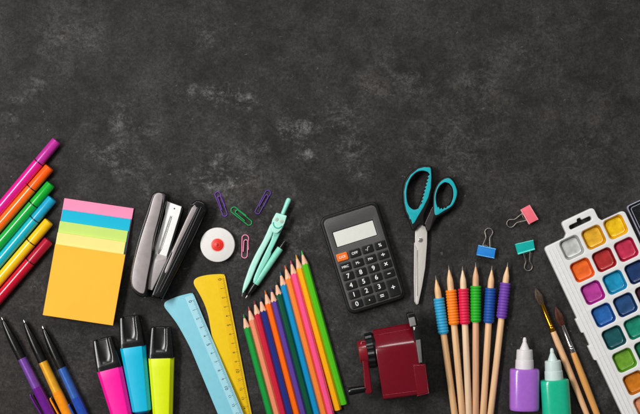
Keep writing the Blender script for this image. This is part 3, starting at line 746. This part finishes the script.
box('hollow_line', q[0][0] - 0.25, q[0][0] + 0.35, q[1][1], q[0][1], 6.0, 6.5, mat('blade_groove', '#6f6a65', 0.5, metal=0.4), bl, bevel=0.05)
q = local(T, [(420.4, 239.9)], 7)[0]
sv = plate('pivot_screw', [rrect(4.8, 4.8, 2.38, *q)], 6.2, 7.3, mat('screw_steel', '#efece8', 0.18, metal=0.9), T, bevel=0.5)
plate('screw_ring', [rrect(2.2, 2.2, 1.08, *q)], 7.2, 7.5, mat('screw_steel2', '#c8c2ba', 0.3, metal=0.9), sv, bevel=0.15)

# ------------------------------------------------------------------ pencil sharpener with a crank
T = thing('pencil_sharpener', 'dark red desk pencil sharpener with a black crank handle', 'sharpener', W((400, 362), 0))
redm = mat('sharpener_red', '#6c0619', 0.20, bump=0.02, bscale=300, coat=0.3, var=0.05)
TL, TR, BL, BR = Vector((372.6, 329.6)), Vector((411.5, 322.4)), Vector((383.2, 399.6)), Vector((428.0, 393.8))
prof = [(0.012, 0.2), (0.0, 10), (0.0, 19), (0.012, 21.5), (0.03, 23), (0.10, 27), (0.20, 32.0), (0.235, 33.6), (0.262, 34.7), (0.29, 35.4), (0.32, 35.85), (0.36, 36.0)]
prof += [(0.955, 36.0), (0.985, 35.2), (1.0, 33), (1.0, 0.2)]
rings = []
for t, ins in ((0.0, 0.8), (0.006, 0.25), (0.02, 0.0), (0.5, 0), (0.98, 0.0), (0.994, 0.25), (1.0, 0.8)):
    ring = []
    for v_, z_ in prof:
        p = (TL.lerp(TR, t)).lerp(BL.lerp(BR, t), v_)
        zz = max(0.2, z_ - ins)
        ring.append((*local(T, [tuple(p)], z_)[0], zz))
    rings.append(ring)
loft('housing', rings, redm, T, sharp=30)
for v_, nm_ in ((0.085, 'lid_seam'), (0.94, 'base_seam')):
    ps = [tuple((TL.lerp(TR, t)).lerp(BL.lerp(BR, t), v_)) for t in (0.015, 0.985 if v_ > .5 else 0.93)]
    zz = 26.3 if v_ < .5 else 36.0
    q = local(T, ps, zz); tube(nm_, [(*q[0], zz), (*q[1], zz)], 0.45, mat('seam_red', '#7c0c20', 0.25), T, smooth=0)
# transparent-red drawer at the lower right corner
P = [(413.2, 365.4), (424.2, 364.4), (428.2, 392.6), (417.2, 395.2)]
plate('shavings_drawer', [roundpoly(local(T, P, 37), 0.8)], 6, 37.0, mat('drawer_red', '#6c0818', 0.18, coat=0.4, var=0.06), T, bevel=0.6)
q = local(T, [(412.8, 365.2), (424.8, 364.0), (428.8, 393.0), (417.0, 395.8)], 37)
tube('drawer_rim', [(*q[0], 36.8), (*q[1], 36.8), (*q[2], 36.8), (*q[3], 36.8)], 0.32, mat('drawer_rim', '#981828', 0.25), T, smooth=0)
# front plate in dark grey and the clamp
P = [(412.0, 326), (418.6, 325.8), (421.4, 339.0), (425.8, 363.4), (421.6, 364.2), (417.8, 341.6), (414.6, 340.8)]
plate('front_plate', [roundpoly(local(T, P, 36), 0.8)], 4, 36.6, soft_black, T, bevel=0.7)
P = [(415.8, 340.2), (420.6, 339.4), (422.4, 362.4), (419.0, 363.2)]
plate('clamp_bar', [roundpoly(local(T, P, 39), 0.5)], 34, 39, mat('clamp_grey', '#6c6967', 0.4, metal=0.1), T, bevel=0.6)
P = [(406.8, 313.8), (414.4, 312.6), (416.8, 318.4), (419.4, 327.4), (413.6, 329.5), (408.2, 320)]
plate('clamp_lever', [roundpoly(local(T, P, 34), 1.4)], 14, 33, black, T, bevel=1.0)
P = [(408.4, 318.2), (414.6, 316.8), (416.4, 325.2), (410.2, 326.8)]
plate('clamp_face', [roundpoly(local(T, P, 36), 0.6)], 31, 36, mat('clamp_light', '#84817f', 0.4, metal=0.1), T, bevel=0.7)
P = [(413.2, 326.6), (415.2, 327.0), (414.6, 330.0), (413.6, 329.8)]
plate('clamp_pin', [local(T, P, 36)], 30, 37, mat('pin_white', '#d8d4d0', 0.3), T, bevel=0.2)
# ribbed collar
q0, q1 = local(T, [(366.8, 351.0), (376.4, 349.4)], 20)
a = math.atan2(q1[1] - q0[1], q1[0] - q0[0])
n = 60; rings = []
for x, rr, k in ((0, 12, 0), (0.0, 15.2, 1), (0.4, 16.2, 1), (6.6, 16.8, 1), (7.0, 16.2, 1), (9.5, 15.5, 0)):
    ring = []
    for j in range(n):
        rib = 1.1 if (k and j % 4 < 2) else 0
        r2 = rr + rib; t = 2 * math.pi * j / n
        ring.append((x, r2 * math.cos(t), 18.3 + r2 * math.sin(t)))
    rings.append(ring)
cl = loft('ribbed_collar', rings, black, T, sharp=20)
cl.location = Vector((*q0, 0)) * MM; cl.rotation_euler = (0, 0, a)
hb = lathe('crank_hub', [(-8.4, 0.5), (-8.3, 9.5), (-7.4, 11.0), (-1.0, 12.2), (0.4, 12.2), (0.5, 2)], mat('crank_red', '#7e101c', 0.24, coat=0.3), T, 18.5, y=0.0)
hb.location = Vector((*q0, 0)) * MM; hb.rotation_euler = (0, 0, a)
P = [(360.4, 340.6), (366.6, 340.2), (369.2, 366), (372.4, 391.4), (370.8, 393.8), (366.2, 394.0), (364.6, 390), (362.6, 364), (360.0, 351)]
plate('crank_arm', [roundpoly(local(T, P, 26), [2, 1, 0, 1.5, 1.5, 1.5, 1, 0, 0])], 21, 26.5, redm, T, bevel=1.2)
q0, q1 = local(T, [(366.4, 388.6), (348.6, 391.6)], 25)
a = math.atan2(q1[1] - q0[1], q1[0] - q0[0])
kb_ = lathe('crank_handle', [(-0.5, 2.6), (0, 3.0), (4, 3.5), (14, 3.9), (17.2, 3.8), (18.0, 3.3), (18.1, 0.4)], black_gloss, T, 23.5, n=28)
kb_.location = Vector((*q0, 0)) * MM; kb_.rotation_euler = (0, 0, a)

# ------------------------------------------------------------------ plain pencils with ribbed grips
def grip_pencil(tip, g0, g1, B, hx, word, label, woodc):
    loc, rz, L = frame(tip, B, 5.6)
    T = thing('wooden_pencil', label, 'pencil', (loc.x, loc.y, 0), rz, 'plain wooden pencils with ribbed rubber grips')
    a0 = (W(g0, 5.6) - W(tip, 5.6)).length; a1 = (W(g1, 5.6) - W(tip, 5.6)).length
    z = 5.75
    wm = mat('wood_' + word, woodc, 0.5, var=0.22, scale=70, stretch=(0.35, 10, 10), bump=0.12, bscale=500)
    lathe('lead', [(0, 0.15), (2.4, 0.42), (4.6, 0.72)], graphite, T, z, n=12)
    lathe('shaft', [(4.2, 0.62), (7, 1.25), (10, 2.0), (13.5, 2.85), (16.2, 3.15), (18.5, 3.22), (160, 3.3), (160.5, 3.0)], wm, T, z, n=28)
    pr = [(a0, 3.1), (a0 + 0.05, 4.9)]
    nr = 12; st = (a1 - a0 - 0.6) / nr; x = a0 + 0.2
    for k in range(nr):
        pr += [(x, 4.95), (x + st * .18, 5.45), (x + st * .60, 5.5), (x + st * .78, 4.95)]; x += st
    pr += [(a1, 4.7), (a1 + 0.05, 3.1)]
    lathe('rubber_grip', pr, mat('grip_' + word, hx, 0.55, bump=0.05, var=0.04, spec=0.4), T, z, n=32, sharp=50)
    T.rotation_euler = (0, math.asin(2.3 / 160), rz)
    return T
GP = [((435.5, 275.2), (439.1, 297.8), (443.6, 333.4), (454.8, 414), '#2c9cc8', 'light_blue', 'wooden pencil with a light blue ribbed grip, leftmost and lowest tip of the fan', '#e8b884'),
      ((448.6, 265.2), (450.9, 289.9), (454.0, 324.4), (462.5, 414), '#fc8010', 'orange', 'wooden pencil with an orange ribbed grip', '#eabc8c'),
      ((462.4, 265.8), (463.3, 288.4), (465.6, 323.8), (469.2, 414), '#d81444', 'crimson', 'wooden pencil with a crimson ribbed grip', '#f0caa6'),
      ((475.7, 262.2), (475.9, 285.7), (476.3, 321.8), (476.0, 414), '#1ca81c', 'green', 'wooden pencil with a green ribbed grip standing upright in the fan', '#dda983'),
      ((492.0, 265.4), (490.6, 287.8), (488.6, 322.7), (483.4, 414), '#0c4a9c', 'dark_blue', 'wooden pencil with a dark blue ribbed grip', '#ebbb8d'),
      ((507.9, 262.2), (505.4, 282.6), (501.3, 317.9), (490.9, 414), '#6c3ca4', 'purple', 'wooden pencil with a purple ribbed grip, rightmost of the fan', '#efbf92')]
for g in GP: grip_pencil(*g)

# ------------------------------------------------------------------ binder clips
def binder_clip(corners, loop, feet, hx, hxe, word, label):
    """corners: spine-left, spine-right, jaw-right, jaw-left; feet of the wire at the jaw; loop centre"""
    zt = 6
    cx = sum(p[0] for p in corners) / 4; cy = sum(p[1] for p in corners) / 4
    T = thing('binder_clip', label, 'binder clip', W((cx, cy), 3), 0, 'small coloured binder clips')
    m = mat('bclip_' + word, hx, 0.34, bump=0.04, var=0.04, coat=0.2)
    sl_, sr, jr, jl = [Vector((*p, 0)) for p in local(T, corners, 4)]
    v = []; f = []
    # folded sheet: wedge that is tall at the spine and thin at the jaw, open inside
    v = [tuple(sl_ + Vector((0, 0, 0.3))), tuple(sr + Vector((0, 0, 0.3))), tuple(sr + Vector((0, 0, 6.4))), tuple(sl_ + Vector((0, 0, 6.4))),
         tuple(jl + Vector((0, 0, 2.4))), tuple(jr + Vector((0, 0, 2.4))), tuple(jr + Vector((0, 0, 4.4))), tuple(jl + Vector((0, 0, 4.4)))]
    f = [(0, 1, 2, 3), (3, 2, 6, 7), (0, 4, 5, 1), (0, 3, 7, 4), (1, 5, 6, 2), (4, 7, 6, 5)]
    mesh_obj('clip_body', v, f, m, T, bevel=0.35)
    me_ = mat('bclip_edge_highlight_' + word, hxe, 0.22, bump=0, coat=0.4)  # lighter copy of the clip colour paints the highlight on both edges
    tube('rolled_edge', [tuple(jl + Vector((0, 0, 4.6))), tuple(jr + Vector((0, 0, 4.6)))], 0.85, me_, T, smooth=0)
    tube('spine_fold', [tuple(sl_ + Vector((0, 0, 6.2))), tuple(sr + Vector((0, 0, 6.2)))], 0.5, me_, T, smooth=0)
    # wire handle
    f0, f1 = [Vector((*p, 0)) for p in local(T, feet, 4)]
    lc = Vector((*local(T, [loop], 4)[0], 0))
    mid = (f0 + f1) / 2; d = (lc - mid); dist = d.length; d.normalize(); s = Vector((-d.y, d.x, 0))
    rl = 3.9; f0, f1 = (f1, f0) if (f0 - mid).dot(s) < 0 else (f0, f1)
    h0 = (f0 - mid).dot(s)
    pts = [f0 - d * 1.0, f0, f0.lerp(lc + s * 2.0 - d * 5.6, 0.5), lc + s * 2.0 - d * 5.6]
    for i in range(9):
        a = R(-32 + i * (180 + 64) / 8); pts.append(lc + s * rl * math.cos(a) + d * rl * math.sin(a))
    pts += [lc - s * 2.0 - d * 5.6, f1.lerp(lc - s * 2.0 - d * 5.6, 0.5), f1, f1 - d * 1.0]
    tube('wire_handle', [(p.x, p.y, 4.6 - 2.6 * min(1, max(0, (p - mid).dot(d) / dist))) for p in pts], 0.40, chrome, T, n=10, smooth=4)
    # second handle, folded flat under the clip
    tube('wire_handle', [(p.x * 1.0, p.y, 1.2 - 0.3) for p in [f0 - d * 3, f0 - d * 0.5 , mid + d * 1.2, f1 - d * 0.5, f1 - d * 3]], 0.5, chrome, T, n=8)
    return T
binder_clip([(476.4, 254.6), (494.0, 258.0), (495.6, 249.2), (478.2, 245.6)], (489.0, 232.2), [(482.6, 245.6), (489.9, 247.8)], '#1a80d4', '#5cb0ee', 'blue', 'blue binder clip with its wire handle pointing up')
binder_clip([(515.0, 244.4), (533.0, 240.2), (534.7, 249.0), (517.7, 254.0)], (528.6, 266.8), [(523.4, 253.3), (529.9, 251.4)], '#14b8b0', '#5cdcd2', 'teal', 'teal binder clip with its wire handle pointing down')
binder_clip([(529.0, 205.0), (537.7, 219.5), (529.4, 224.0), (520.8, 209.4)], (511.0, 223.4), [(522.4, 213.2), (526.6, 220.2)], '#f06c7a', '#f89aa2', 'pink', 'coral pink binder clip with its wire handle pointing left')

# ------------------------------------------------------------------ glue / paint bottles
def bottle(body_top, body_dir_pt, hx, hxc, word, label, blen, wd, nozzle_tip):
    """body_top: centre of the body's shoulder in the photo"""
    zc = 11.5
    loc, rz, _ = frame(body_top, body_dir_pt, zc)
    T = thing('squeeze_bottle', label, 'bottle', loc, rz, 'small squeeze bottles with white nozzles')
    m = mat('bottle_' + word, hx, 0.24, bump=0.03, bscale=250, var=0.05, coat=0.4, sss=0.05)
    hw, hh = wd / 2, 11.2
    rings = []
    for x, s in ((0, 0.55), (0.15, 0.88), (0.7, 0.955), (1.8, 0.985), (4, 1.0), (blen - 4, 1.0), (blen - 1.6, 0.985), (blen - .5, 0.94), (blen, 0.82), (blen + .05, 0.3)):
        rings.append(superellipse(x, hw * s, hh * (s if s < 0.99 else 1), hh + 0.3, 2.5, 56))
    loft('bottle_body', rings, m, T, sharp=35)
    wm = mat('nozzle_' + word, hxc, 0.45, var=0.03, bump=0.05, sss=0.15)
    z = hh + 0.3
    c = lathe('collar', [(0.4, 7.0), (0.35, 9.0), (-0.4, 9.15), (-8.2, 8.85), (-8.6, 8.5)], wm, T, z)
    # fine vertical ribs on the collar
    n = 60; rings = []
    for x, rr in ((-8.4, 7.0), (-8.5, 8.1), (-9.0, 8.2), (-18.0, 7.7), (-18.6, 7.3), (-18.7, 3)):
        rings.append([(x, (rr + (0.14 if j % 2 and rr > 7.6 else 0)) * math.cos(2 * math.pi * j / n), z + (rr + (0.14 if j % 2 and rr > 7.6 else 0)) * math.sin(2 * math.pi * j / n)) for j in range(n)])
    loft('ribbed_cap', rings, wm, T, sharp=30)
    L = nozzle_tip
    lathe('nozzle', [(-18.4, 4.9), (-19.4, 4.7), (-L + 4.6, 1.9), (-L + 4.2, 2.0), (-L + 3.0, 1.95), (-L + 1.0, 1.55), (-L + 0.2, 1.1), (-L, 0.6)], wm, T, z, n=28)
    return T
bottle((524.5, 368.3), (524.2, 414), '#a868cc', '#ded9d9', 'purple', 'purple squeeze bottle with a white pointed nozzle', 41.8, 29.4, 30.8)
bottle((554.1, 379.2), (557.2, 420), '#1ab890', '#ccdcd8', 'green', 'emerald green squeeze bottle with a pale nozzle, beside the brushes', 42, 28.6, 31.0)

# ------------------------------------------------------------------ paint brushes
def brush(tip, fer0, fer1, B, fhex, hhex, bhex, word, label):
    loc, rz, _ = frame(tip, B, 4)
    T = thing('paint_brush', label, 'paint brush', loc, rz, 'paint brushes beside the watercolour tray')
    x0 = (W(fer0, 4) - W(tip, 4)).length; x1 = (W(fer1, 4) - W(tip, 4)).length; z = 3.6
    fm = mat('ferrule_' + word, fhex, 0.16, metal=1.0, bump=0.03, var=0.06)
    lathe('ferrule', [(x0 - 0.2, 1.6), (x0, 2.05), (x0 + 2, 2.15), (x1 - 6.8, 2.75), (x1 - 6.4, 3.0), (x1 - 6.0, 2.75), (x1 - 4.4, 2.85), (x1 - 4.0, 3.1), (x1 - 3.6, 2.85), (x1, 2.95), (x1 + .1, 2.6)], fm, T, z, n=28)
    hm = mat('brush_handle_' + word, hhex, 0.38, var=0.12, scale=60, stretch=(0.3, 9, 9), bump=0.06, coat=0.2)
    lathe('handle', [(x1 - 0.5, 2.6), (x1 + 0.2, 2.8), (x1 + 10, 3.15), (x1 + 30, 3.4), (x1 + 60, 3.2), (x1 + 110, 2.4), (x1 + 150, 1.4), (x1 + 152, 0.5)], hm, T, z, n=28)
    # hair bundle: a core plus single hairs on its surface
    bmn = mat('bristle_' + word, bhex, 0.5, var=0.45, scale=300, stretch=(0.15, 6, 6), bump=0.5, bscale=700)
    v, f = [], []
    def radius(t):    # t 0 tip .. 1 ferrule
        return 3.6 * (math.sin(min(1, t * 1.5) * math.pi / 2) ** 0.8) * (1 - 0.38 * max(0, (t - 0.55) / 0.45)) + 0.05
    n = 20; rings = []
    for i in range(13):
        t = i / 12; rings.append([(x0 * t * 0.97 + 0.6, radius(t) * .9 * math.cos(2 * math.pi * j / n), z + radius(t) * .9 * math.sin(2 * math.pi * j / n)) for j in range(n)])
    v, f = loft_data(rings)
    v = list(v)
    for h_ in range(260):
        a = random.uniform(0, 2 * math.pi); t0 = random.uniform(-0.03, 0.35); w_ = 0.09; off = random.uniform(0.86, 1.06)
        prev = None
        for i in range(7):
            t = t0 + (1.0 - t0) * i / 6; rr = max(0.05, radius(max(0, t)) * off + (0.15 if i == 0 else 0)); aa = a + 0.12 * math.sin(i + h_)
            p = (x0 * t, rr * math.cos(aa), z + rr * math.sin(aa)); b = len(v)
            ww = w_ * (0.3 if i == 0 else 1)
            v += [(p[0], p[1] - ww * math.sin(aa), p[2] + ww * math.cos(aa)), (p[0], p[1] + ww * math.sin(aa), p[2] - ww * math.cos(aa)), (p[0], p[1] + ww * math.cos(aa), p[2] + ww * math.sin(aa))]
            if prev is not None:
                for k in range(3): f.append((prev + k, prev + (k + 1) % 3, b + (k + 1) % 3, b + k))
            prev = b
    mesh_obj('bristles', v, f, bmn, T, sharp=60)
    return T
brush((535.6, 288.4), (543.2, 303.4), (555.0, 330.6), (586.8, 414), '#d8961c', '#e8b688', '#5a4838', 'gold', 'paint brush with a golden ferrule and greyish bristles')
brush((555.6, 307.0), (563.0, 325.0), (573.6, 352.0), (597.0, 414), '#c8c6c4', '#dc9c54', '#5a2c1c', 'silver', 'paint brush with a silver ferrule and dark brown bristles')

# ------------------------------------------------------------------ watercolour tray
ROT = -R(25.1) 
zt = 8.0
o = W((544.2, 247.6), zt)
T = thing('watercolour_tray', 'white plastic watercolour tray with colourful square paint pans', 'paint set', o, R(25.1))
# local: +x to the right along the top edge, -y down the tray
tray = mat('tray_white', '#e6e4e2', 0.38, bump=0.04, var=0.02, sss=0.05)
WT, HT = 88.0, 212.0
pts = [(0, 0), (22.6, 0), (26.0, 3.2), (26.0, 15.6), (61.2, 15.6), (61.4, 4.0), (63.6, 0), (WT, 0), (WT, -HT), (0, -HT),
       (0, -124), (-2.2, -122.4), (-2.2, -107.6), (0, -107), (0, -93.4), (-2.2, -92.6), (-2.2, -78), (0, -77.4)]
rad = [3.5, 2.5, 2.0, 3.5, 3.5, 2.0, 2.5, 4, 4, 4, .4, .8, .8, .4, .4, .8, .8, .4]
outer = roundpoly(pts, rad)
pc, pr_ = [25.0, 49.1, 73.2], [-11.6 - 24.75 * k for k in range(8)]
holes = []
for yy in pr_:
    for xx in pc: holes.append(list(reversed(rrect(20.6, 20.6, 4.2, xx, yy))))
slot = list(reversed(roundpoly([(31.0, 4.6), (31.0, 9.2), (40.6, 9.2), (41.2, 11.9), (45.2, 11.9), (45.8, 9.2), (55.4, 9.2), (55.4, 4.6)], [2.2, 2.2, .6, 1.8, 1.8, .6, 2.2, 2.2])))
tr = plate('tray_body', [outer, slot] + holes, 0.3, zt, tray, T, bevel=0.8)
# grooves and a raised bead down the left margin
for x in (2.6, 6.4, 10.6):
    box('margin_bead', x - 0.55, x + 0.55, -HT + 6, -4 if x < 9 else -3, zt - 0.4, zt + 0.4, tray, T, bevel=0.38)
# pans
pan_cols = [['silver white', '#a2a29e', '#c6c7c2'], ['gold', '#c88608', '#f0b02a'], ['bright yellow', '#e8a400', '#fac00c'],
            ['orange', '#dc4c08', '#f86820'], ['brick red', '#8c0c14', '#b02c2c'], ['crimson', '#a00c30', '#c42e50'],
            ['magenta', '#94107c', '#b83a96'], ['cyan', '#0878a4', '#1290ba'], ['navy', '#0c2048', '#1c3a6a'],
            ['cobalt blue', '#0c3c80', '#2260a8'], ['indigo', '#0a2a58', '#234878'], ['maroon', '#2c1020', '#48202e'],
            ['dark teal', '#063e44', '#145458'], ['green teal', '#087058', '#128468'], ['ultramarine', '#14287c', '#2440a0'],
            ['leaf green', '#4c8410', '#6a9c2a'], ['bottle green', '#065032', '#0c6844'], ['turquoise', '#087c80', '#189c9c'],
            ['ochre', '#b05c08', '#c87414'], ['rust', '#8c3810', '#a84c1c'], ['umber', '#44260e', '#60381a'],
            ['peach', '#c8784c', '#dc9068'], ['sepia', '#3c2414', '#54341c'], ['black', '#101010', '#1c1c1c']]
for i, (nm, h1, h2) in enumerate(pan_cols):
    r_, c_ = divmod(i, 3); cx, cy = pc[c_], pr_[r_]
    key = nm.replace(' ', '_')
    wall = mat('pan_wall_' + key, h1, 0.2, var=0.12, bump=0.1, coat=0.4)
    cake = mat('paint_cake_' + key, h2, 0.36, metal=0.12 if nm in ('silver white', 'gold') else 0, var=0.26, scale=150, bump=0.6, bscale=260, coat=0.5)
    def sq(s, r, z): return [(x, y, z) for x, y in rrect(s, s, r, cx, cy)]
    rings = [sq(19.4, 4, 1.0), sq(20.5, 4.2, 6.4), sq(20.5, 4.2, 7.3), sq(20.1, 4.0, 7.6), sq(19.5, 3.8, 7.4), sq(18.6, 3.4, 6.4), sq(16.4, 2.8, 4.3), sq(15.8, 2.6, 4.0), sq(4, 1, 4.0)]
    p = loft('paint_pan', rings, wall, T, sharp=50)
    tag(p, nm + ' paint pan')
    # cake: slightly dished and uneven
    N_ = 14; vv = []; ff = []
    for a in range(N_ + 1):
        for b in range(N_ + 1):
            x = (a / N_ - .5) * 2; y = (b / N_ - .5) * 2
            k = 1 / max(1.0, (abs(x) ** 5 + abs(y) ** 5) ** 0.2)
            e = max(abs(x), abs(y)); s = 8.3
            z = 4.35 + 0.8 * e ** 7 + 0.10 * math.sin(3 * x + i) * math.cos(2.5 * y + 2 * i)
            vv.append((cx + x * k * s, cy + y * k * s, z))
    for a in range(N_):
        for b in range(N_):
            q = a * (N_ + 1) + b; ff.append((q, q + 1, q + N_ + 2, q + N_ + 1))
    base = len(vv)
    mesh_obj('paint_cake', vv, ff, cake, p, sharp=60)

# ------------------------------------------------------------------ clear lid of the tray
o = W((626.6, 206.4), 5.5)
T = thing('clear_lid', 'clear plastic box lid with shiny edges at the right edge', 'lid', o, R(25.1))
clr = mat('clear_plastic', '#e8ecf4', 0.06, trans=1.0, bump=0, var=0.01)
rim = mat('clear_plastic_edge', '#d4d3e4', 0.15, trans=0.45, bump=0, var=0.02)
outer = rrect(88, 210, 3.0, 44, -105)
plate('lid_panel', [rrect(85.4, 207.4, 2.4, 44, -105)], 1.0, 2.0, clr, T, bevel=0.2)
plate('lid_wall', [outer, list(reversed(rrect(86.4, 208.4, 2.4, 44, -105)))], 0.3, 5.5, rim, T, bevel=0.25)
tube('lid_bead', [(x, y, 2.6) for x, y in rrect(81, 203, 2, 44, -105)], 0.35, rim, T, closed=True, smooth=0)
